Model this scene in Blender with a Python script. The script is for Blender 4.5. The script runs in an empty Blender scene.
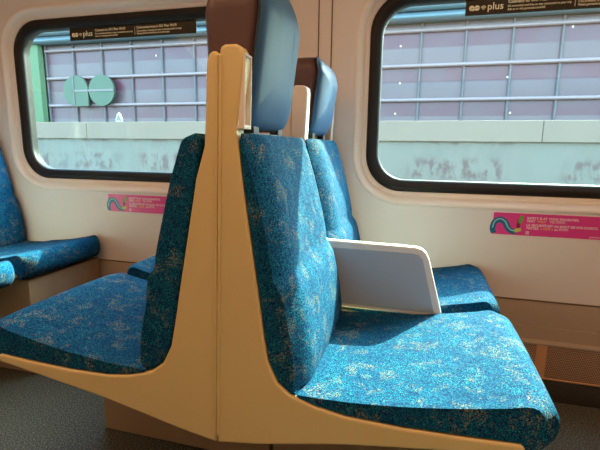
import bpy, bmesh, math, random
from mathutils import Vector, Matrix
random.seed(4)
S = bpy.context.scene
COL = S.collection

# ------------------------------------------------------------------ helpers
def link(o, parent=None):
    COL.objects.link(o)
    if parent is not None:
        o.parent = parent
    return o

def empty(name, loc=(0, 0, 0)):
    o = bpy.data.objects.new(name, None)
    o.location = loc
    o.empty_display_size = .05
    return link(o)

def tag(o, label=None, cat=None, group=None, kind=None):
    for k, v in (('label', label), ('category', cat), ('group', group), ('kind', kind)):
        if v:
            o[k] = v
    return o

def finish(name, bm, mat, parent=None, bevel=0, seg=3, smooth=True, angle=35):
    bmesh.ops.recalc_face_normals(bm, faces=bm.faces[:])
    me = bpy.data.meshes.new(name)
    bm.to_mesh(me)
    bm.free()
    if smooth:
        for p in me.polygons:
            p.use_smooth = True
    if mat is not None:
        me.materials.append(mat)
    o = bpy.data.objects.new(name, me)
    link(o, parent)
    if bevel:
        m = o.modifiers.new('bevel', 'BEVEL')
        m.width = bevel
        m.segments = seg
        m.limit_method = 'ANGLE'
        m.angle_limit = math.radians(angle)
        m.harden_normals = False
    if smooth:
        m = o.modifiers.new('wn', 'WEIGHTED_NORMAL')
        m.keep_sharp = True
    return o

def add_box(bm, x0, x1, y0, y1, z0, z1):
    v = [bm.verts.new((x, y, z)) for x in (x0, x1) for y in (y0, y1) for z in (z0, z1)]
    for f in ((0, 1, 3, 2), (4, 6, 7, 5), (0, 4, 5, 1), (2, 3, 7, 6), (0, 2, 6, 4), (1, 5, 7, 3)):
        bm.faces.new([v[i] for i in f])

def box(name, b, mat, parent=None, bevel=0, seg=3):
    bm = bmesh.new()
    add_box(bm, *b)
    return finish(name, bm, mat, parent, bevel, seg)

def add_prism_y(bm, pts, y0, y1, slices=1, fy=None, fx=None):
    """polygon pts in (x,z) extruded along y; fy(t,x,z)->y lets the side faces lean"""
    rings = []
    for k in range(slices + 1):
        t = k / slices
        ring = []
        for (x, z) in pts:
            y = y0 + (y1 - y0) * t
            if fy:
                y = fy(t, x, z)
            xx, zz = (x, z) if fx is None else fx(t, x, z)
            ring.append(bm.verts.new((xx, y, zz)))
        rings.append(ring)
    n = len(pts)
    bm.faces.new(rings[0])
    bm.faces.new(list(reversed(rings[-1])))
    for a, b in zip(rings[:-1], rings[1:]):
        for i in range(n):
            j = (i + 1) % n
            bm.faces.new((a[i], b[i], b[j], a[j]))

def spline(pts, sub=4, closed=False):
    """Catmull-Rom through pts"""
    out = []
    n = len(pts)
    for i in range(n if closed else n - 1):
        if closed:
            p0, p1, p2, p3 = pts[(i - 1) % n], pts[i], pts[(i + 1) % n], pts[(i + 2) % n]
        else:
            p0, p1, p2, p3 = pts[max(i - 1, 0)], pts[i], pts[i + 1], pts[min(i + 2, n - 1)]
        for k in range(sub):
            t = k / sub
            out.append(tuple(.5 * ((2 * b) + (-a + c) * t + (2 * a - 5 * b + 4 * c - d) * t * t + (-a + 3 * b - 3 * c + d) * t ** 3)
                             for a, b, c, d in zip(p0, p1, p2, p3)))
    if not closed:
        out.append(pts[-1])
    return out

def rrect(x0, x1, z0, z1, r, n=10):
    out = []
    for cx, cz, a0 in ((x1 - r, z1 - r, 0), (x0 + r, z1 - r, 90), (x0 + r, z0 + r, 180), (x1 - r, z0 + r, 270)):
        for k in range(n + 1):
            a = math.radians(a0 + 90 * k / n)
            out.append((cx + r * math.cos(a), cz + r * math.sin(a)))
    return out

def add_loft(bm, rings, close=False):
    """rings: list of (points (x,z), y)"""
    vs = [[bm.verts.new((x, y, z)) for (x, z) in pts] for pts, y in rings]
    seq = list(zip(vs[:-1], vs[1:]))
    if close:
        seq.append((vs[-1], vs[0]))
    for a, b in seq:
        n = len(a)
        for i in range(n):
            j = (i + 1) % n
            bm.faces.new((a[i], a[j], b[j], b[i]))

def add_tube(bm, pts, rad, n=8):
    pts = [Vector(p) for p in pts]
    rings = []
    for i, p in enumerate(pts):
        d = (pts[min(i + 1, len(pts) - 1)] - pts[max(i - 1, 0)]).normalized()
        a = d.cross(Vector((0, 1, 0)))
        if a.length < 1e-3:
            a = d.cross(Vector((1, 0, 0)))
        a.normalize()
        b = d.cross(a)
        r = rad[i] if isinstance(rad, (list, tuple)) else rad
        rings.append([bm.verts.new(p + r * (math.cos(2 * math.pi * k / n) * a + math.sin(2 * math.pi * k / n) * b)) for k in range(n)])
    for a, b in zip(rings[:-1], rings[1:]):
        for i in range(n):
            j = (i + 1) % n
            bm.faces.new((a[i], a[j], b[j], b[i]))
    bm.faces.new(rings[0])
    bm.faces.new(rings[-1])

def text(name, body, x, z, y, size, mat, parent, sx=1.0, bold=0.0, shear=0):
    """lettering lying on a plane that faces the aisle (-y)"""
    cu = bpy.data.curves.new(name, 'FONT')
    cu.body = body
    cu.size = size
    cu.offset = bold
    cu.shear = shear
    cu.extrude = .0002
    cu.resolution_u = 2
    t = bpy.data.objects.new('tmp', cu)
    COL.objects.link(t)
    bpy.context.view_layer.update()
    me = bpy.data.meshes.new_from_object(t)
    bpy.data.objects.remove(t)
    me.transform(Matrix.Translation((x, y, z)) @ Matrix.Rotation(math.pi / 2, 4, 'X') @ Matrix.Diagonal((sx, 1, 1, 1)))
    me.materials.clear()
    me.materials.append(mat)
    o = bpy.data.objects.new(name, me)
    return link(o, parent)

# ------------------------------------------------------------------ materials
def new_mat(name):
    m = bpy.data.materials.new(name)
    m.use_nodes = True
    nt = m.node_tree
    b = nt.nodes['Principled BSDF']
    return m, nt, b

class N:
    def __init__(s, nt):
        s.nt = nt
    def __call__(s, typ, ins=None, **kw):
        n = s.nt.nodes.new(typ)
        for k, v in kw.items():
            setattr(n, k, v)
        for k, v in (ins or {}).items():
            if hasattr(v, 'is_output') or isinstance(v, bpy.types.NodeSocket):
                s.nt.links.new(v, n.inputs[k])
            else:
                n.inputs[k].default_value = v
        return n

def math_(g, op, a, b=None, clamp=False):
    n = g('ShaderNodeMath', {0: a} if b is None else {0: a, 1: b}, operation=op)
    n.use_clamp = clamp
    return n.outputs[0]

def mixc(g, fac, a, b, blend='MIX'):
    n = g('ShaderNodeMix', data_type='RGBA', blend_type=blend)
    for k, v in ((0, fac), (6, a), (7, b)):
        if isinstance(v, bpy.types.NodeSocket):
            g.nt.links.new(v, n.inputs[k])
        else:
            n.inputs[k].default_value = v if k == 0 else (*v[:3], 1)
    return n.outputs[2]

def ramp(g, fac, stops, interp='LINEAR'):
    n = g('ShaderNodeValToRGB', {0: fac})
    cr = n.color_ramp
    cr.interpolation = interp
    while len(cr.elements) < len(stops):
        cr.elements.new(.5)
    for e, (p, c) in zip(cr.elements, stops):
        e.position = p
        e.color = (*c[:3], 1) if not isinstance(c, (int, float)) else (c, c, c, 1)
    return n.outputs[0]

def simple(name, col, rough=.5, spec=.4, var=0.0, scale=6, bump=0, bscale=200, coat=0):
    m, nt, b = new_mat(name)
    g = N(nt)
    tc = g('ShaderNodeTexCoord').outputs['Object']
    if var:
        no = g('ShaderNodeTexNoise', {'Vector': tc, 'Scale': scale, 'Detail': 4})
        c2 = tuple(c * (1 - var) for c in col)
        c1 = tuple(min(1, c * (1 + var * .5)) for c in col)
        c = ramp(g, no.outputs[0], [(.35, c2), (.65, c1)])
        nt.links.new(c, b.inputs['Base Color'])
    else:
        b.inputs['Base Color'].default_value = (*col, 1)
    b.inputs['Roughness'].default_value = rough
    b.inputs['Specular IOR Level'].default_value = spec
    b.inputs['Coat Weight'].default_value = coat
    if bump:
        no = g('ShaderNodeTexNoise', {'Vector': tc, 'Scale': bscale, 'Detail': 3})
        bp = g('ShaderNodeBump', {'Height': no.outputs[0], 'Strength': bump, 'Distance': .002})
        nt.links.new(bp.outputs[0], b.inputs['Normal'])
    return m

def fabric():
    m, nt, b = new_mat('seat_moquette')
    g = N(nt)
    geo = g('ShaderNodeNewGeometry').outputs['Position']
    big = g('ShaderNodeTexNoise', {'Vector': geo, 'Scale': 19, 'Detail': 4, 'Roughness': .7, 'Distortion': .4})
    big2 = g('ShaderNodeTexNoise', {'Vector': geo, 'Scale': 17, 'Detail': 3, 'Roughness': .6, 'Distortion': 1.0})
    sh = g('ShaderNodeVectorMath', {0: geo, 1: (7.3, 2.1, 5.5)}, operation='ADD').outputs[0]
    nt.links.new(sh, big2.inputs['Vector'])
    sp = g('ShaderNodeTexNoise', {'Vector': geo, 'Scale': 420, 'Detail': 1, 'Roughness': .5})
    sp2 = g('ShaderNodeTexNoise', {'Vector': sh, 'Scale': 330, 'Detail': 1, 'Roughness': .5})
    med = g('ShaderNodeTexNoise', {'Vector': geo, 'Scale': 150, 'Detail': 2})
    base = mixc(g, ramp(g, med.outputs[0], [(.35, 0.), (.65, 1.)]), FAB_A, FAB_B)
    # cool woven flecks everywhere
    f1 = ramp(g, sp.outputs[0], [(.56, 0.), (.63, 1.)])
    f1 = math_(g, 'MULTIPLY', f1, ramp(g, big2.outputs[0], [(.35, .35), (.62, .95)]))
    c = mixc(g, f1, base, FAB_FLECK)
    # gold blotches made of dense specks
    pm = ramp(g, big.outputs[0], [(.525, .03), (.61, .85)])
    f2 = ramp(g, sp2.outputs[0], [(.53, 0.), (.61, 1.)])
    f2 = math_(g, 'MULTIPLY', f2, pm)
    c = mixc(g, f2, c, FAB_GOLD)
    nt.links.new(c, b.inputs['Base Color'])
    b.inputs['Roughness'].default_value = .9
    b.inputs['Specular IOR Level'].default_value = .08
    b.inputs['Sheen Weight'].default_value = 0
    b.inputs['Sheen Tint'].default_value = (.5, .8, 1, 1)
    fine = g('ShaderNodeTexNoise', {'Vector': geo, 'Scale': 700, 'Detail': 2})
    soft = g('ShaderNodeTexNoise', {'Vector': geo, 'Scale': 14, 'Detail': 2})
    h = math_(g, 'ADD', math_(g, 'MULTIPLY', fine.outputs[0], .12), math_(g, 'MULTIPLY', soft.outputs[0], 1.6))
    bp = g('ShaderNodeBump', {'Height': h, 'Strength': .5, 'Distance': .006})
    nt.links.new(bp.outputs[0], b.inputs['Normal'])
    return m

FAB_A = (.0004, .017, .080)
FAB_B = (.0008, .062, .150)
FAB_FLECK = (.018, .25, .33)
FAB_GOLD = (.24, .21, .12)

M = {}
M['fabric'] = fabric()
M['shell'] = simple('tan_plastic_shell', (0.638, 0.497, 0.247), .38, .4, var=.03, scale=3, bump=.05, bscale=900)
M['cream'] = simple('cream_plastic', (.74, .70, .66), .38, .4)
M['base'] = simple('seat_base_panel', (.36, .25, .16), .55, .3, var=.05)
M['dark'] = simple('dark_bracket', (.03, .03, .035), .5)
M['leather_front'] = simple('blue_leatherette', (.026, .095, .215), .5, .32, bump=.15, bscale=350)
M['leather_side'] = simple('brown_leatherette', (.085, .045, .05), .5, .4, bump=.15, bscale=350)
M['piping'] = simple('dark_piping', (.02, .03, .06), .6)
M['wall'] = simple('wall_laminate', (.73, .66, .64), .42, .35, var=.03, scale=2)
M['surround'] = simple('window_surround', (.80, .70, .64), .35, .4)
M['rubber'] = simple('black_rubber', (.012, .009, .008), .55, .3)
M['seam'] = simple('joint_line', (.20, .12, .08), .7)
M['ceiling'] = simple('ceiling_panel', (.8, .6, .42), .6)
M['lowerwall'] = simple('lower_wall_laminate', (.40, .31, .24), .45, .35, var=.04, scale=3)
M['vinyl_edge'] = simple('heater_trim', (.60, .33, .17), .4, .4)

def floor_mat():
    m, nt, b = new_mat('speckled_floor')
    g = N(nt)
    geo = g('ShaderNodeNewGeometry').outputs['Position']
    a = g('ShaderNodeTexNoise', {'Vector': geo, 'Scale': 210, 'Detail': 2})
    c = ramp(g, a.outputs[0], [(.38, (.028, .029, .024)), (.55, (.10, .104, .084)), (.68, (.24, .24, .19))])
    nt.links.new(c, b.inputs['Base Color'])
    b.inputs['Roughness'].default_value = .8
    return m
M['floor'] = floor_mat()

def perf_mat(name, face, hole, pitch=.0085):
    m, nt, b = new_mat(name)
    g = N(nt)
    geo = g('ShaderNodeNewGeometry').outputs['Position']
    sx = g('ShaderNodeSeparateXYZ', {0: geo})
    x, z = sx.outputs[0], sx.outputs[2]
    u = math_(g, 'DIVIDE', math_(g, 'ADD', x, 10), pitch)
    row = math_(g, 'FLOOR', math_(g, 'DIVIDE', math_(g, 'ADD', z, 1), pitch * .87))
    off = math_(g, 'MULTIPLY', math_(g, 'MODULO', row, 2), .5)
    fu = math_(g, 'SUBTRACT', math_(g, 'FRACT', math_(g, 'ADD', u, off)), .5)
    fv = math_(g, 'SUBTRACT', math_(g, 'FRACT', math_(g, 'DIVIDE', math_(g, 'ADD', z, 1), pitch * .87)), .5)
    d = math_(g, 'SQRT', math_(g, 'ADD', math_(g, 'MULTIPLY', fu, fu), math_(g, 'MULTIPLY', fv, fv)))
    h = ramp(g, d, [(.27, 0.), (.34, 1.)])
    nt.links.new(mixc(g, h, hole, face), b.inputs['Base Color'])
    b.inputs['Roughness'].default_value = .45
    return m
M['perf'] = perf_mat('perforated_tan_metal', (.42, .27, .19), (.03, .018, .012))
M['perf_dark'] = perf_mat('perforated_dark_metal', (.060, .052, .045), (.006, .005, .004))

def glass_mat():
    m = bpy.data.materials.new('window_glass')
    m.use_nodes = True
    nt = m.node_tree
    nt.nodes.clear()
    g = N(nt)
    tr = g('ShaderNodeBsdfTransparent', {'Color': (.84, 1.0, .97, 1)})
    gl = g('ShaderNodeBsdfGlossy', {'Color': (1, 1, 1, 1), 'Roughness': .02})
    mx = g('ShaderNodeMixShader', {0: .03, 1: tr.outputs[0], 2: gl.outputs[0]})
    out = g('ShaderNodeOutputMaterial', {0: mx.outputs[0]})
    return m
M['glass'] = glass_mat()

# ------------------------------------------------------------------ the coach shell
WY = 1.85          # inner face of the window wall
X0, X1 = -3.3, 2.3
WINS = [(-2.066, -.80), (-.222, 1.10)]       # outer edge of the black frames
WZ0, WZ1 = .842, 1.632

def slab_with_holes(name, outer, holes, y0, y1, mat):
    cu = bpy.data.curves.new(name, 'CURVE')
    cu.dimensions = '2D'
    cu.fill_mode = 'BOTH'
    cu.extrude = (y1 - y0) / 2
    for pts in [outer] + holes:
        sp = cu.splines.new('POLY')
        sp.points.add(len(pts) - 1)
        for p, (x, z) in zip(sp.points, pts):
            p.co = (x, z, 0, 1)
        sp.use_cyclic_u = True
    t = bpy.data.objects.new('tmp', cu)
    COL.objects.link(t)
    bpy.context.view_layer.update()
    me = bpy.data.meshes.new_from_object(t)
    bpy.data.objects.remove(t)
    me.transform(Matrix.Translation((0, (y0 + y1) / 2, 0)) @ Matrix.Rotation(math.pi / 2, 4, 'X'))
    me.materials.clear()
    me.materials.append(mat)
    o = bpy.data.objects.new(name, me)
    return link(o)

LIP = .052
holes = [rrect(a - LIP, b + LIP, WZ0 - LIP, WZ1 + LIP, .205) for a, b in WINS]
w = slab_with_holes('wall_window', [(X0, .425), (X1, .425), (X1, 2.25), (X0, 2.25)], holes, WY, WY + .12, M['wall'])
tag(w, kind='structure')
w = box('wall_below', (X0, X1, WY + .002, WY + .12, -.02, .4215), M['lowerwall'])
w.name = 'wall_lower'
tag(w, kind='structure')
tag(box('floor', (X0, X1, -1.6, WY + .12, -.05, 0), M['floor']), kind='structure')
tag(box('ceiling', (X0, X1, -1.6, WY + .12, 2.15, 2.25), M['ceiling']), kind='structure')
tag(box('wall_left', (X0 - .08, X0, -1.6, WY + .12, 0, 2.2), M['wall']), kind='structure')
tag(box('wall_right', (X1, X1 + .08, -1.6, WY + .12, 0, 2.2), M['wall']), kind='structure')
holes2 = []  # unseen wall left windowless to keep blue sky light off the side panels
w = slab_with_holes('wall_aisle', [(X0, 0), (X1, 0), (X1, 2.25), (X0, 2.25)], holes2, -1.7, -1.6, M['wall'])
tag(w, kind='structure')

# vertical joint strip between the two windows
bm = bmesh.new()
add_box(bm, -.4345, -.3795, WY - .0025, WY + .01, .43, 2.14)
t1 = finish('trim_1', bm, M['wall'], bevel=.002)
tag(t1, kind='structure')
bm = bmesh.new()
for x in (-.436, -.381):
    add_box(bm, x - .0022, x + .0022, WY - .0035, WY + .01, .43, 2.14)
tag(finish('joint_line', bm, M['seam'], t1))

for i, (a, b) in enumerate(WINS):
    def R_(d, r):
        return rrect(a - d, b + d, WZ0 - d, WZ1 + d, r)
    bm = bmesh.new()
    # moulded rubber section: closed ring
    add_loft(bm, [(R_(.004, .158), WY + .028), (R_(-.006, .150), WY + .018), (R_(-.022, .136), WY + .017), (R_(-.028, .132), WY + .023),
                  (R_(-.038, .124), WY + .026), (R_(-.046, .117), WY + .034), (R_(-.048, .115), WY + .044), (R_(-.045, .118), WY + .078),
                  (R_(.004, .158), WY + .078)], close=True)
    fr = finish('window_%d' % (i + 1), bm, M['rubber'], smooth=True)
    tag(fr, kind='structure')
    bm = bmesh.new()
    add_loft(bm, [(R_(LIP + .008, .213), WY + .001), (R_(LIP + .004, .209), WY - .004), (R_(LIP - .004, .201), WY - .004), (R_(LIP - .012, .194), WY + .001),
                  (R_(LIP - .026, .18), WY + .011), (R_(.022, .168), WY + .018), (R_(.012, .160), WY + .022), (R_(.003, .152), WY + .024),
                  (R_(.0, .150), WY + .034)])
    finish('window_surround', bm, M['surround'], fr)
    bm = bmesh.new()
    ring = R_(-.044, .118)
    va = [bm.verts.new((x, WY + .046, z)) for x, z in ring]
    vb = [bm.verts.new((x, WY + .052, z)) for x, z in ring]
    bm.faces.new(va)
    bm.faces.new(list(reversed(vb)))
    n = len(va)
    for k in range(n):
        bm.faces.new((va[k], vb[k], vb[(k + 1) % n], va[(k + 1) % n]))
    finish('window_pane', bm, M['glass'], fr, smooth=False)

sm_ = box('trim_4', (X0, X1, WY - .0012, WY + .004, .4195, .4245), M['seam'])
tag(sm_, kind='structure')
# heater housing along the foot of the wall
bm = bmesh.new()
prof = [(WY + .01, .315), (WY - .004, .312), (WY - .006, .300), (WY - .012, .262), (WY - .022, .250), (WY - .022, .243), (WY + .01, .243)]
def add_prism_x(bm, pts, x0, x1):
    a = [bm.verts.new((x0, y, z)) for y, z in pts]
    b = [bm.verts.new((x1, y, z)) for y, z in pts]
    bm.faces.new(a)
    bm.faces.new(list(reversed(b)))
    for i in range(len(pts)):
        j = (i + 1) % len(pts)
        bm.faces.new((a[i], b[i], b[j], a[j]))
add_prism_x(bm, prof, X0, X1)
hb = finish('trim_2', bm, M['lowerwall'], smooth=False)
tag(hb, kind='structure')
bb = box('baseboard_window', (X0, X1, WY - .012, WY + .01, 0.0, .100), M['perf_dark'])
tag(bb, kind='structure')
hg = box('heater_grille', (.30 - 1.8, X1, WY - .016, WY + .002, .101, .243), M['perf'])
hg.name = 'trim_3'
tag(hg, kind='structure')
for x in (-1.28, .522, 1.42):
    box('grille_strap', (x - .0195, x + .0195, WY - .0185, WY - .014, .101, .243), M['vinyl_edge'], hg)
box('grille_rail', (X0, X1, WY - .020, WY - .012, .096, .103), M['vinyl_edge'], hg)

# ------------------------------------------------------------------ seats
Y_N = .80
def ynear(z):
    return Y_N + .06 * (z - .36)

# half of the aisle side panel, u outward from the joint between the two benches
OUT_BACK = [(.052, 1.150), (.046, 1.10), (.041, 1.05), (.054, .95), (.068, .864), (.082, .78), (.095, .702), (.108, .62), (.118, .565), (.140, .520), (.170, .497),
            (.227, .478), (.292, .468), (.404, .465), (.52, .468), (.628, .474)]
BACK_FRONT = [(.070, 1.035), (.098, .95), (.122, .86), (.139, .785), (.143, .757), (.146, .740), (.164, .714), (.178, .66), (.190, .60), (.197, .54), (.196, .505)]

def bench(name, cx, s, wall_y=1.835):
    """a two-place bench facing +x (s=1) or -x (s=-1), its rear at x=cx"""
    root = empty(name, (cx, 1.33, 0))
    oy = 1.33
    def X(u):
        return s * u
    # everything below is in the root's own frame (x from cx, y from 1.33)
    # --- aisle side panel with the raised headrest post
    top = [(.0, 1.205), (.012, 1.221), (.030, 1.226), (.044, 1.219), (.053, 1.200)]
    if s > 0:
        crown = [(.001, 1.214), (.004, 1.221), (.012, 1.225), (.036, 1.225), (.046, 1.220), (.053, 1.208), (.055, 1.190)]
        back = OUT_BACK
    else:
        crown = [(.001, 1.204), (.004, 1.210), (.010, 1.213), (.016, 1.213), (.023, 1.208), (.028, 1.198), (.030, 1.180)]
        back = [(.031, 1.10), (.034, 1.02)] + OUT_BACK[3:]
    outl = [(.0005, .351)] + [(.0005, 1.19)] + crown + back + [(.636, .466), (.628, .452), (.52, .437), (.30, .4055), (.10, .366)]
    bm = bmesh.new()
    add_prism_y(bm, [(X(u), z) for u, z in outl], 0, 0, 1, fy=lambda t, x, z: ynear(z) - oy + t * .042)
    panel = finish('side_panel', bm, M['shell'], root, bevel=.007, seg=4, angle=50)
    # grab recess in the forward edge of the post: pale rim round a sunk face
    bm = bmesh.new()
    def post_rim(bm, u0, u1, zlo, zhi, yo0, yo1):
        add_prism_y(bm, [(X(u0), zlo), (X(u1), zlo), (X(u1), zhi), (X(u0), zhi)], 0, 0, 1, fy=lambda t, x, z: ynear(z) - oy + yo0 + t * (yo1 - yo0))
    post_rim(bm, .044, .0575, 1.060, 1.205, .003, .0065)
    post_rim(bm, .044, .0575, 1.060, 1.205, .0365, .040)
    post_rim(bm, .044, .0575, 1.201, 1.206, .003, .040)
    post_rim(bm, .040, .0575, 1.056, 1.064, .003, .040)
    if s > 0:
        finish('grab_rim', bm, M['cream'], panel, bevel=.001)
    else:
        bm.free()
    # lighter centre bead along the joint
    bm = bmesh.new()
    add_prism_y(bm, [(X(.0005), .372), (X(.0075), .372), (X(.0075), 1.205), (X(.0005), 1.205)], 0, 0, 1, fy=lambda t, x, z: ynear(z) - oy - .004 + t * .01)
    finish('centre_bead', bm, M['shell'], panel, bevel=.003)
    # --- middle post and window post
    for k, (ya, yb) in enumerate(((1.368, 1.412), (1.795, 1.832))):
        bm = bmesh.new()
        pz = [(.0008, .46), (.0008, 1.19), (.004, 1.208), (.014, 1.214), (.044, 1.213), (.052, 1.205), (.055, 1.19), (.048, 1.05), (.067, .90), (.10, .66), (.13, .52), (.13, .46)]
        add_prism_y(bm, [(X(u), z) for u, z in pz], ya - oy, yb - oy)
        finish('headrest_post', bm, M['cream'], root, bevel=.006)
    # --- seat pan, base cabinet
    bm = bmesh.new()
    add_prism_y(bm, [(X(.02), .40), (X(.02), .49), (X(.18), .478), (X(.60), .472), (X(.62), .462), (X(.45), .44)], .845 - oy, wall_y - .003 - oy)
    finish('seat_pan', bm, M['shell'], root, bevel=.004)
    bm = bmesh.new()
    add_box(bm, min(X(.004), X(.64)), max(X(.004), X(.64)), 1.175 - oy, 1.832 - oy, 0.002, .438)
    finish('base_cabinet', bm, M['base'], root, bevel=.006)
    # --- backs and cushions
    for k in (0, 1):
        if k == 0:
            y0, y1 = .802, 1.318
            def fy(t, x, z):
                a = ynear(z) + .003
                return a + (y1 - a) * t - oy
            top_z, dz = 1.047, 0
        else:
            y0, y1 = 1.372, 1.832
            def fy(t, x, z):
                return y0 + (y1 - y0) * t - oy
            top_z, dz = 1.047, 0
        rear = [(u + .003, z) for u, z in OUT_BACK if .49 < z < 1.055]
        rear = [(.046, 1.030)] + [(u, z) for u, z in rear if z < 1.02]
        BF = BACK_FRONT if s > 0 else [(u + (.024 if z > .9 else .022 if z > .7 else .012), z) for u, z in BACK_FRONT]
        front = list(reversed(spline(BF, 2)))
        outline = rear + [(.185, .497)] + front + [(.062, 1.047), (.050, 1.045)]
        # front face bows: wings at the sides, hollow in the middle of the upper part
        def fx(t, x, z):
            u = abs(x)
            if u > .06 and z > .50:
                # padded crown over the width, soft shoulders at both edges
                d = min(t, 1 - t) * (y1 - y0)
                sh = max(0, 1 - d / .085) ** 2
                amt = .008 - (.028 if s > 0 else .012) * sh
                if z > .75:
                    amt -= .006 * max(0, 1 - abs(2 * t - 1) * 1.6)
                fr_ = min(1, max(0, (u - (.03 + (1.05 - z) * .2 + .02)) / .02))
                u = u + amt * fr_
            return (math.copysign(u, x if x else 1), z)
        bm = bmesh.new()
        add_prism_y(bm, [(X(u), z) for u, z in outline], 0, 0, 28, fy=fy, fx=fx)
        bk = finish('backrest', bm, M['fabric'], root, bevel=.012, seg=4, angle=48)
        # cushion
        if k == 0:
            cy0, cy1 = None, 1.322
            lift = 0
        else:
            cy0, cy1 = 1.372, 1.828
            lift = .008
        topc = [(.185, .497), (.30, .500), (.42, .511), (.52, .526), (.60, .541), (.645, .549), (.672, .546), (.690, .530), (.697, .508), (.695, .488), (.688, .472), (.672, .456), (.648, .452)]
        botc = [(.636, .476), (.52, .472), (.404, .468), (.292, .471), (.227, .481), (.19, .490)]
        outc = spline(topc, 2) + botc
        outc = [(u, z + (lift if z > .50 else 0)) for u, z in outc]
        def fyc(t, x, z, cy0=cy0, cy1=cy1):
            a = ynear(z) + .003 if cy0 is None else cy0
            return a + (cy1 - a) * t - oy
        def fxc(t, x, z):
            u = abs(x)
            e = abs(2 * t - 1)
            rr = max(0, (e - .86) / .14)
            if k == 1 and u > .5:
                u = u - .016 * (u - .5) / .2
            if u > .60:
                u = u - .030 * rr ** 2 * (u - .60) / .1      # rounded front corners in plan
            if z > .495 and k == 0:
                z = z + .006 * (1 - e ** 2)
            elif z > .495:
                z = z + .004 * (1 - e ** 2)
            return (math.copysign(u, x if x else 1), z)
        bm = bmesh.new()
        add_prism_y(bm, [(X(u), z) for u, z in outc], 0, 0, 16, fy=fyc, fx=fxc)
        finish('seat_cushion', bm, M['fabric'], root, bevel=.010, seg=4, angle=50)
    # --- armrest divider: upright pale panel with a rounded front
    bm = bmesh.new()
    arm = [(.10, .505), (.10, .735)] + [(.14, .727), (.25, .725), (.36, .7235), (.415, .722), (.432, .718), (.446, .706), (.456, .685), (.502, .520), (.502, .505)]
    add_prism_y(bm, [(X(u), z) for u, z in arm], 1.330 - oy, 1.362 - oy)
    ar = finish('armrest', bm, M['cream'], root, bevel=.007, seg=4, angle=50)
    bm = bmesh.new()
    add_prism_y(bm, [(X(u), z) for u, z in [(.12, .52), (.12, .705), (.40, .703), (.424, .700), (.437, .684), (.480, .520)]], 1.3275 - oy, 1.332 - oy)
    finish('armrest_inset', bm, M['armpanel'], ar, bevel=.0015)
    return root

M['armpanel'] = simple('armrest_shaded_face', (0.374, 0.440, 0.515), .45, .4)  # bluish grey: the shade on the aisle side is put into the colour

def headrest(root, y0, y1, z0, z1, u0=-.064, u1=.079, r=.085, oy=1.33):
    """padded double-thickness headrest: brown sides and back, blue face"""
    cyy, czz = (y0 + y1) / 2, (z0 + z1) / 2
    def outline(in_, rt, rb):
        a, b, c, d = y0 + in_, y1 - in_, z0 + in_, z1 - in_
        out = []
        for cy_, cz_, r_, a0 in ((b - rt, d - rt, rt, 0), (a + rt, d - rt, rt, 90), (a + rb, c + rb, rb, 180), (b - rb, c + rb, rb, 270)):
            for q in range(9):
                an = math.radians(a0 + 90 * q / 8)
                out.append((cy_ + r_ * math.cos(an), cz_ + r_ * math.sin(an)))
        return out
    def ringv(bm, in_, u, rt, rb):
        vs = []
        for (y, z) in outline(in_, rt, rb):
            # the pad narrows a little towards its foot and crown
            h = (z - z0) / (z1 - z0)
            uu = u
            if u > .02:
                uu = u - .040 * (1 - min(1, h / .62)) ** 1.3 - .022 * max(0, (h - .6) / .4) ** 2 
            else:
                uu = u + .022 * max(0, (h - .55) / .45) ** 2 + .016 * (1 - min(1, h / .5))
            vs.append(bm.verts.new((uu, y - oy, z)))
        return vs
    def loft(bm, rings, cap0, cap1):
        n = len(rings[0])
        for a, b in zip(rings[:-1], rings[1:]):
            for i in range(n):
                j = (i + 1) % n
                bm.faces.new((a[i], a[j], b[j], b[i]))
        if cap0:
            bm.faces.new(rings[0])
        if cap1:
            bm.faces.new(rings[-1])
    bm = bmesh.new()
    R1 = [ringv(bm, .030, u0, r * .7, .03), ringv(bm, .012, u0 + .004, r * .9, .035), ringv(bm, .003, u0 + .014, r, .04),
          ringv(bm, 0, u0 + .03, r, .04), ringv(bm, 0, u1 - .03, r, .04), ringv(bm, .001, u1 - .006, r, .04)]
    loft(bm, R1, True, True)
    side = finish('headrest', bm, M['leather_side'], root, smooth=True)
    bm = bmesh.new()
    R2 = [ringv(bm, .002, u1 - .0058, r, .04), ringv(bm, .002, u1 - .001, r, .04), ringv(bm, .008, u1 + .006, r * .93, .038), ringv(bm, .022, u1 + .012, r * .8, .034),
          ringv(bm, .05, u1 + .0155, r * .5, .03), ringv(bm, .09, u1 + .017, .02, .02)]
    loft(bm, R2, True, True)
    finish('headrest_face', bm, M['leather_front'], side, smooth=True)
    bm = bmesh.new()
    pts = [v.co.copy() for v in R_tmp(u1 - .004, outline(0, r, .04), z0, z1, oy)]
    pts.append(pts[0])
    add_tube(bm, pts, .0022, 6)
    finish('piping', bm, M['piping'], side)
    bm = bmesh.new()
    for yy in (y0 + .05, y1 - .05):
        add_box(bm, .020, .045, yy - .018 - oy, yy + .018 - oy, 1.035, z0 + .02)
    add_box(bm, .020, .045, y0 + .02 - oy, y1 - .02 - oy, 1.040, 1.050)
    finish('headrest_bracket', bm, M['dark'], root, bevel=.003)
    return side

class _V:
    def __init__(s, co):
        s.co = co
def R_tmp(u, ol, z0, z1, oy):
    out = []
    for (y, z) in ol:
        h = (z - z0) / (z1 - z0)
        uu = u - .040 * (1 - min(1, h / .62)) ** 1.3 - .022 * max(0, (h - .6) / .4) ** 2
        out.append(_V(Vector((uu, y - oy, z))))
    return out

CX = -.41
c = bench('train_seat', CX, 1)
headrest(c, .895, 1.172, 1.058, 1.400, r=.095)
headrest(c, 1.452, 1.725, 1.062, 1.322, r=.05)
tag(c, 'blue moquette train bench facing right, sunlit cushion, brown and blue headrests', 'train seat', 'back-to-back train benches')

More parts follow.
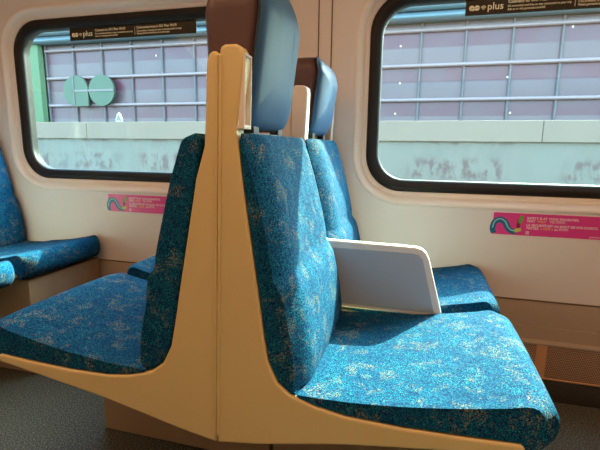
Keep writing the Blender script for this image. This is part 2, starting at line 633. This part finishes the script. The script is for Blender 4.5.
b_ = bench('train_seat', CX, -1)
tag(b_, 'blue moquette train bench facing left, back to back with the sunlit bench, seat in shade', 'train seat', 'back-to-back train benches')

def copy_tree(o, parent=None):
    d = o.copy()
    COL.objects.link(d)
    d.parent = parent
    for ch in list(o.children):
        e = copy_tree(ch, d)
    return d
a_ = copy_tree(c)
a_.location = (-2.235, 1.33, 0)
for ch in a_.children:
    if ch.name.startswith('base_cabinet'):      # its cabinet stops short of the aisle
        ch.scale.y = .65
        ch.location.y = .502 * .35
tag(a_, 'dark blue train bench cut off by the left edge of the picture', 'train seat', 'back-to-back train benches')

# ------------------------------------------------------------------ stickers on the wall
M['pink'] = simple('magenta_vinyl', (.72, .045, .27), .35, .5)
M['white_ink'] = simple('white_ink', (.85, .78, .80), .5)
M['yellow_ink'] = simple('yellow_ink', (.85, .45, .10), .5)
M['snake'] = simple('blue_print', (.015, .13, .24), .4)
M['snake_light'] = simple('pale_blue_print', (.30, .60, .68), .4)
M['green_ink'] = simple('green_print', (.12, .42, .04), .4)
M['maroon'] = simple('dark_red_print', (.16, .02, .04), .5)
M['lime'] = simple('lime_print', (.55, .60, .10), .4)

def ribbon(bm, pts, wd, y):
    L = []
    for i, (x, z) in enumerate(pts):
        a = pts[max(i - 1, 0)]
        b = pts[min(i + 1, len(pts) - 1)]
        dx, dz = b[0] - a[0], b[1] - a[1]
        l = math.hypot(dx, dz)
        w_ = wd[i] if isinstance(wd, list) else wd
        L.append((bm.verts.new((x - dz / l * w_, y, z + dx / l * w_)), bm.verts.new((x + dz / l * w_, y, z - dx / l * w_))))
    for p, q in zip(L[:-1], L[1:]):
        bm.faces.new((p[0], q[0], q[1], p[1]))

def sticker(x, label):
    """information strip, 0.42 x 0.088 m, lower-left corner at x"""
    z0 = .686
    root = empty('wall_sticker', (x, WY - .0008, z0))
    bm = bmesh.new()
    add_prism_y(bm, rrect(0, .432, 0, .088, .004, 3), -.0008, .0006)
    finish('backing', bm, M['pink'], root, smooth=False)
    y = -.0013
    sn = spline([(.006, .004), (.000, .022), (.006, .048), (.024, .060), (.044, .050), (.056, .028), (.070, .016), (.088, .014)], 6)
    bm = bmesh.new()
    ribbon(bm, sn, [.0098 + .002 * math.sin(i / len(sn) * 3.1) for i in range(len(sn))], y)
    finish('snake_drawing', bm, M['snake'], root, smooth=False)
    bm = bmesh.new()
    ribbon(bm, [(p[0], p[1] + .003) for p in sn[6:]], .0022, y - .0003)
    finish('snake_highlight', bm, M['snake_light'], root, smooth=False)
    bm = bmesh.new()
    ribbon(bm, spline([(.094, .030), (.093, .046), (.099, .060), (.100, .068)], 4), .006, y)
    finish('bottle_body', bm, M['maroon'], root, smooth=False)
    bm = bmesh.new()
    ribbon(bm, spline([(.097, .048), (.101, .062), (.104, .078)], 4), [.006] * 3 + [.0065] * 3 + [.006] * 3, y - .0003)
    finish('green_drop', bm, M['green_ink'], root, smooth=False)
    bm = bmesh.new()
    ribbon(bm, [(.080, .016), (.092, .020), (.104, .024)], .0065, y - .0003)
    finish('lime_collar', bm, M['lime'], root, smooth=False)
    text('heading', "SAFETY IS AT YOUR FINGERTIPS.", .122, .0665, y, .0125, M['white_ink'], root, 1.0, .0002)
    text('heading', "TEXT ", .122, .0545, y, .0125, M['white_ink'], root, 1.0, .0002)
    text('heading_word', "'HELP'", .159, .0545, y, .0125, M['yellow_ink'], root, 1.0, .0002)
    text('heading', "TO 77777.", .203, .0545, y, .0125, M['white_ink'], root, 1.0, .0002)
    text('heading', "LA S\u00c9CURIT\u00c9 EST AU BOUT DE VOS DOIGTS.", .122, .0385, y, .0125, M['white_ink'], root, .99, .0002)
    text('heading', "TEXTEZ ", .122, .0265, y, .0125, M['white_ink'], root, 1.0, .0002)
    text('heading_word', "\u00ab AIDE \u00bb", .172, .0265, y, .0125, M['yellow_ink'], root, 1.0, .0002)
    text('heading', "au 77777.", .222, .0265, y, .0125, M['white_ink'], root, 1.0, .0002)
    bm = bmesh.new()
    for q in range(3):
        add_box(bm, .122, .134, y - .0002, y, .006 + q * .0045, .0085 + q * .0045)
    finish('small_emblem', bm, M['white_ink'], root, smooth=False)
    text('web_address', "gotransit.com/safety", .345, .006, y, .009, M['white_ink'], root, .9)
    tag(root, label, 'sticker', 'magenta safety strips on the wall')
    return root
sticker(-1.524, 'magenta safety strip on the wall under the left window')
sticker(.298, 'magenta safety strip on the wall under the right window')

# ------------------------------------------------------------------ black strips on the glass
M['banner'] = simple('black_film', (.022, .016, .008), .45, .3)
M['cream_ink'] = simple('cream_ink', (.95, .90, .68), .5)

def arc_logo(bm, cx, cz, r, y):
    """the two joined discs of the operator's mark"""
    for k, cxx in enumerate((cx, cx + 2 * r * .98)):
        pts = [(cxx + r * math.cos(2 * math.pi * q / 28), cz + r * math.sin(2 * math.pi * q / 28)) for q in range(28)]
        if k == 0:   # the first disc has a square lower right corner
            pts = [(cxx + r * math.cos(math.radians(a)), cz + r * math.sin(math.radians(a))) for a in range(0, 271, 9)] + [(cxx + r, cz - r)]
        f = bm.faces.new([bm.verts.new((x, y, z)) for x, z in pts])

def banner(x, label):
    z0 = 1.529
    root = empty('window_banner', (x, WY + .0435, z0))
    W_, H_ = .70, .056
    box('backing', (0, W_, -.001, .001, 0, H_), M['banner'], root)
    y = -.0016
    bm = bmesh.new()
    arc_logo(bm, .022, .026, .0098, y)
    finish('transit_mark', bm, M['cream_ink'], root, smooth=False)
    bm = bmesh.new()
    add_box(bm, .0225, .0318, y - .0004, y - .0001, .0252, .0268)
    add_box(bm, .0222, .0236, y - .0004, y - .0001, .0160, .0262)
    add_box(bm, .0318, .0510, y - .0004, y - .0001, .0252, .0268)
    finish('mark_cut', bm, M['banner'], root, smooth=False)
    bm = bmesh.new()
    for rr in (.0035, .0075, .0115):
        ribbon(bm, [(.0645 + rr * math.sin(math.radians(a)), .0165 + rr * math.cos(math.radians(a)) * 1.35) for a in range(-50, 51, 10)], .0013, y)
    finish('wireless_symbol', bm, M['cream_ink'], root, smooth=False)
    text('logo_word', "plus", .078, .0175, y, .036, M['cream_ink'], root, 1.0, .0004)
    for xx, lines in ((.150, ("Connect to GO Plus Wi-Fi", "It's convenient and free to stay connected on your trip", "Ask us or visit gotransit.com/wifi")),
                      (.385, ("Connectez-vous \u00e0 GO Plus Wi-Fi", "C'est pratique, et gratuit de rester connect\u00e9 pendant le trajet", "Visitez gotransit.com/wifi pour en savoir plus"))):
        text('heading', lines[0], xx, .0365, y, .0155, M['cream_ink'], root, 1.02, .0004)
        text('small_print', lines[1], xx, .0225, y, .0112, M['cream_ink'], root, .86, .0002)
        text('small_print', lines[2], xx, .0110, y, .0112, M['cream_ink'], root, .86, .0002)
    box('divider_line', (.375, .3765, y - .0002, y, .010, .046), M['cream_ink'], root)
    tag(root, label, 'window sign', 'black wireless strips on the windows')
    return root
banner(-1.722, 'black wireless internet strip at the top of the left window')
banner(.136, 'black wireless internet strip at the top of the right window')

def emit(name, col, st):
    m = bpy.data.materials.new(name)
    m.use_nodes = True
    nt = m.node_tree
    nt.nodes.clear()
    g = N(nt)
    e = g('ShaderNodeEmission', {'Color': (*col, 1), 'Strength': st})
    g('ShaderNodeOutputMaterial', {0: e.outputs[0]})
    return m

# ------------------------------------------------------------------ outside
BY = 18.0
K = BY / 9
def bx(x9):
    return x9 * K
def bz(z9):
    return 1.02 + (z9 - 1.02) * K

def pane_mat(name, top, bot, z_per, z_off, split=.5):
    m, nt, b = new_mat(name)
    g = N(nt)
    geo = g('ShaderNodeNewGeometry').outputs['Position']
    sz = g('ShaderNodeSeparateXYZ', {0: geo}).outputs[2]
    ph = math_(g, 'FRACT', math_(g, 'DIVIDE', math_(g, 'SUBTRACT', sz, z_off), z_per))
    no = g('ShaderNodeTexNoise', {'Vector': geo, 'Scale': .9, 'Detail': 2})
    f = ramp(g, ph, [(split - .02, 0.), (split + .02, 1.)])
    c = mixc(g, f, bot, top)
    c = mixc(g, ramp(g, no.outputs[0], [(.4, 0.), (.7, .5)]), c, tuple(v * .8 for v in bot))
    nt.links.new(c, b.inputs['Base Color'])
    b.inputs['Roughness'].default_value = .35
    b.inputs['Specular IOR Level'].default_value = .4
    return m

ROW0, ROWP = bz(1.952), .638 * K
M['facade'] = pane_mat('facade_glass', (.098, .030, .044), (.124, .076, .086), ROWP, ROW0, .52)
M['mullion'] = simple('pale_mullion', (0.118, 0.099, 0.106), .5)
M['transom'] = simple('white_transom', (0.275, 0.189, 0.193), .5)
M['eave'] = simple('pale_blue_eave', (0.130, 0.181, 0.209), .5)
M['eave_dark'] = simple('blue_eave_line', (0.055, 0.076, 0.097), .5)
M['green_wall'] = simple('green_metal', (0.078, 0.133, 0.054), .5)
M['green_logo'] = simple('green_logo', (0.059, 0.092, 0.057), .5)
M['logo_line'] = simple('logo_line', (0.172, 0.139, 0.138), .5)

bd = empty('station_building', (-6.0, BY, -.5))
bo = Vector((-6.0, BY, -.5))
def lb(name, b, mat, bevel=0, par=None):
    x0, x1, y0, y1, z0, z1 = b
    return box(name, (x0 - bo.x, x1 - bo.x, y0 - bo.y, y1 - bo.y, z0 - bo.z, z1 - bo.z), mat, par or bd, bevel)
xl, xr = bx(-8.95), bx(5.1)
lb('wall', (bx(-11.6), xr, BY + .15, BY + 6, -.5, bz(3.56)), M['green_wall'])
cols = int((5.1 + 8.95) / .804) + 1
zr = [bz(1.02), bz(1.952), bz(1.952 + .638), bz(1.952 + 2 * .638), bz(3.36)]
for i in range(cols):
    xa = bx(-8.95 + .804 * i)
    for j in range(4):
        if j == 0 or True:
            lb('facade_window', (xa + .03, xa + .804 * K - .03, BY + .05, BY + .12, zr[j] + .02, zr[j + 1] - .02), M['facade'])
for i in range(cols + 1):
    xa = bx(-8.95 + .804 * i)
    lb('mullion', (xa - .045, xa + .045, BY - .03, BY + .15, zr[0], zr[4]), M['mullion'])
for j in (1, 2, 3):
    lb('transom', (xl, xr, BY - .08, BY + .15, zr[j] - .065, zr[j] + .065), M['transom'])
lb('eave', (xl - 1.0, xr, BY - .45, BY + .2, bz(3.37), bz(3.50)), M['eave'])
lb('eave', (xl - 1.0, xr, BY - .55, BY + .2, bz(3.52), bz(3.68)), M['eave'])
lb('eave_line', (xl - 1.0, xr, BY - .47, BY + .2, bz(3.50), bz(3.52)), M['eave_dark'])
lb('green_pier', (bx(-11.5), bx(-9.03), BY - .3, BY + .3, -.5, bz(3.42)), M['green_wall'])
M['office_lamp'] = emit('office_lamp', (1.0, .97, .9), 2.2)
for px_, pz_ in ((-.49, 2.97), (-.47, 2.28), (-.53, 1.70), (1.47, 2.34), (1.57, 1.70), (2.45, 3.16), (-5.9, 3.02)):
    bm = bmesh.new()
    bmesh.ops.create_cone(bm, cap_ends=True, segments=12, radius1=.035, radius2=.03, depth=.03, matrix=Matrix.Translation((bx(px_) - bo.x, BY + .03 - bo.y, bz(pz_) - bo.z)) @ Matrix.Rotation(math.pi / 2, 4, 'X'))
    finish('office_lamp', bm, M['office_lamp'], bd, smooth=False)
tag(bd, 'station building beyond the low wall, mauve glazed facade with pale bars', 'building')

# the operator's two disc emblem on the facade
lg = empty('building_logo', (bx(-7.76) * .983, BY - .3, bz(2.27)))
r = .352 * K
def disc(cx, square):
    if square:
        pts = [(cx + r * math.cos(math.radians(a)), r * math.sin(math.radians(a))) for a in range(0, 271, 6)] + [(cx + r * .97, -r)]
    else:
        pts = [(cx + r * math.cos(math.radians(a)), r * math.sin(math.radians(a))) for a in range(0, 360, 6)]
    bm = bmesh.new()
    add_prism_y(bm, pts, -.06, .06)
    return bm
finish('left_disc', disc(-r * 1.03, True), M['green_logo'], lg, smooth=False)
finish('right_disc', disc(r * 1.03, False), M['green_logo'], lg, smooth=False)
bm = bmesh.new()
add_box(bm, -r * 1.18, -r * .02, -.085, -.055, -.045, .045)
add_box(bm, r * .02, r * 1.98, -.085, -.055, -.045, .045)
finish('bar', bm, M['logo_line'], lg, smooth=False)
bm = bmesh.new()
add_box(bm, -r * 1.20, -r * 1.12, -.085, -.055, -r * .98, r * .98)
finish('stem', bm, M['mullion'], lg, smooth=False)
for yy in (-r, r):
    box('wall_bracket', (yy - .05, yy + .05, .055, .30, -.05, .05), M['mullion'], lg)
tag(lg, 'large green emblem of two touching discs mounted on the station facade', 'logo')

def rust_mat():
    m, nt, b = new_mat('painted_concrete_with_rust')
    g = N(nt)
    geo = g('ShaderNodeNewGeometry').outputs['Position']
    sp = g('ShaderNodeSeparateXYZ', {0: geo})
    # runs of rust: stretched noise hanging from the cap
    mp = g('ShaderNodeMapping', {'Vector': geo, 'Scale': (5.5, 1, 3.2)})
    a = g('ShaderNodeTexNoise', {'Vector': mp.outputs[0], 'Scale': 1.0, 'Detail': 5, 'Roughness': .7})
    mp2 = g('ShaderNodeMapping', {'Vector': geo, 'Scale': (.9, 1, .3)})
    b2 = g('ShaderNodeTexNoise', {'Vector': mp2.outputs[0], 'Scale': 1.0, 'Detail': 2})
    band = ramp(g, math_(g, 'MULTIPLY', math_(g, 'SUBTRACT', 1.16, sp.outputs[2]), 1.0, True), [(0., .0), (.03, .8), (.10, .2), (.28, .2), (.36, 1.), (.60, 1.), (.72, .0)])
    f = math_(g, 'MULTIPLY', math_(g, 'MULTIPLY', ramp(g, a.outputs[0], [(.46, 0.), (.56, 1.)]), ramp(g, b2.outputs[0], [(.38, .0), (.50, .65)])), band)
    n2 = g('ShaderNodeTexNoise', {'Vector': geo, 'Scale': 2, 'Detail': 4})
    c0 = ramp(g, n2.outputs[0], [(.3, (.150, .132, .104)), (.7, (.170, .145, .114))])
    c = mixc(g, f, c0, (.085, .028, .026))
    nt.links.new(c, b.inputs['Base Color'])
    b.inputs['Roughness'].default_value = .8
    return m
M['rust'] = rust_mat()
M['cap'] = simple('pale_concrete_cap', (0.223, 0.163, 0.123), .8, .2, var=.04, scale=1.5)

PYY = 8.0
KP = PYY / 6
pw = empty('platform_wall', (-3, PYY, -1.2))
def pl(name, b, mat, bevel=0):
    x0, x1, y0, y1, z0, z1 = b
    return box(name, (x0 + 3, x1 + 3, y0 - PYY, y1 - PYY, z0 + 1.2, z1 + 1.2), mat, pw, bevel)
pl('wall_face', (-16, 9, PYY + .06, PYY + .5, -1.2, 1.16), M['rust'])
x = -16.0
while x < 9:
    pl('cap_beam', (x, x + 4.472, PYY, PYY + .6, 1.02 + .096 * KP, 1.02 + .361 * KP), M['cap'], .01)
    x += 4.48
tag(pw, 'low pale concrete wall with rust stains running outside both windows', 'wall')

# small white letter sign standing on the wall
sg = empty('letter_sign', (-6.50, 8.4, 1.499))
M['sign_white'] = simple('white_sign', (0.315, 0.315, 0.315), .4)
bm = bmesh.new()
add_prism_y(bm, [(-.075, 0), (.075, 0), (.085, .07), (.035, .20), (0, .225), (-.035, .20), (-.085, .07)], -.02, .02)
finish('board', bm, M['sign_white'], sg, smooth=False, bevel=.006)
M['sign_grey'] = simple('grey_letter', (0.056, 0.070, 0.070), .5)
text('letter', "A", -.048, .045, -.023, .155, M['sign_grey'], sg, 1.0, .002)
tag(sg, 'small white board lettered A standing on the low concrete wall', 'sign')

gm = simple('track_ballast', (.12, .11, .10), .9, .2, var=.3, scale=8)
gr = box('ground', (-40, 40, 2.4, 60, -1.3, -1.2), gm)
gr.name = 'ground'
tag(gr, kind='structure')

# ------------------------------------------------------------------ light
# ceiling lamp of the coach (above the frame), plus an added warm fill
WARM = (1.0, .57, .29)
M['lamp'] = emit('lamp_diffuser', WARM, 2.0)
def area(name, loc, rot, sx, sy, power, col):
    l = bpy.data.lights.new(name, 'AREA')
    l.shape = 'RECTANGLE'
    l.size, l.size_y = sx, sy
    l.energy = power
    l.color = col
    o = bpy.data.objects.new(name, l)
    o.location = loc
    o.rotation_euler = rot
    return link(o)
for k, yy in enumerate((.45,)):
    t = empty('ceiling_lamp', (-.5, yy, 2.15))
    box('diffuser', (-2.4, 2.4, -.09, .09, -.02, -.001), M['lamp'], t, .004)
    tag(t, 'long ceiling lamp with warm diffuser above the aisle', 'lamp')
area('lamp_fill_light', (-.3, .45, 2.125), (math.radians(6), 0, 0), 4.2, .18, 28, WARM)
area('lamp_fill_light', (-.3, -.85, 1.95), (math.radians(20), 0, 0), 4.4, 1.1, 13.5, WARM)  # added broad warm fill behind the camera, tilted, with no fixture of its own

sun = bpy.data.lights.new('sun', 'SUN')
sun.energy = 27
sun.angle = math.radians(.6)
sun.color = (1.0, .98, .74)
so = link(bpy.data.objects.new('sun', sun))
sdir = Vector((.55, 1.25, 1.0))
so.rotation_euler = sdir.to_track_quat('Z', 'Y').to_euler()
so.location = (4, 9, 8)

wd = bpy.data.worlds.new('sky')
S.world = wd
wd.use_nodes = True
g = N(wd.node_tree)
sky = g('ShaderNodeTexSky', sky_type='NISHITA')
sky.sun_disc = False
sky.sun_elevation = math.radians(36)
sky.sun_rotation = math.atan2(.55, 1.25)
sky.air_density = 1.0
sky.dust_density = 2.0
bgn = wd.node_tree.nodes['Background']
hazy = mixc(g, .15, sky.outputs[0], (2.8, 3.0, 3.4))
wd.node_tree.links.new(hazy, bgn.inputs[0])
bgn.inputs[1].default_value = 2.6

# ------------------------------------------------------------------ camera
cam = bpy.data.cameras.new('camera')
cam.sensor_fit = 'HORIZONTAL'
cam.sensor_width = 36
cam.lens = 430 / 600 * 36
cam.clip_start = .02
cam.clip_end = 200
co = link(bpy.data.objects.new('camera', cam))
Rm = Matrix(((0.9638334960539974, -0.05921986370739294, 0.25984225912427517),
             (0.26621518220234697, 0.16847018202453415, -0.949077064591486),
             (0.012428541720587561, 0.9839262195465157, 0.17814243132842178)))
co.matrix_world = Matrix.Translation((0, 0, 1.02)) @ Rm.to_4x4()
S.camera = co

S.view_settings.view_transform = 'Standard'
S.view_settings.look = 'None'
S.view_settings.exposure = 0
S.view_settings.gamma = 1
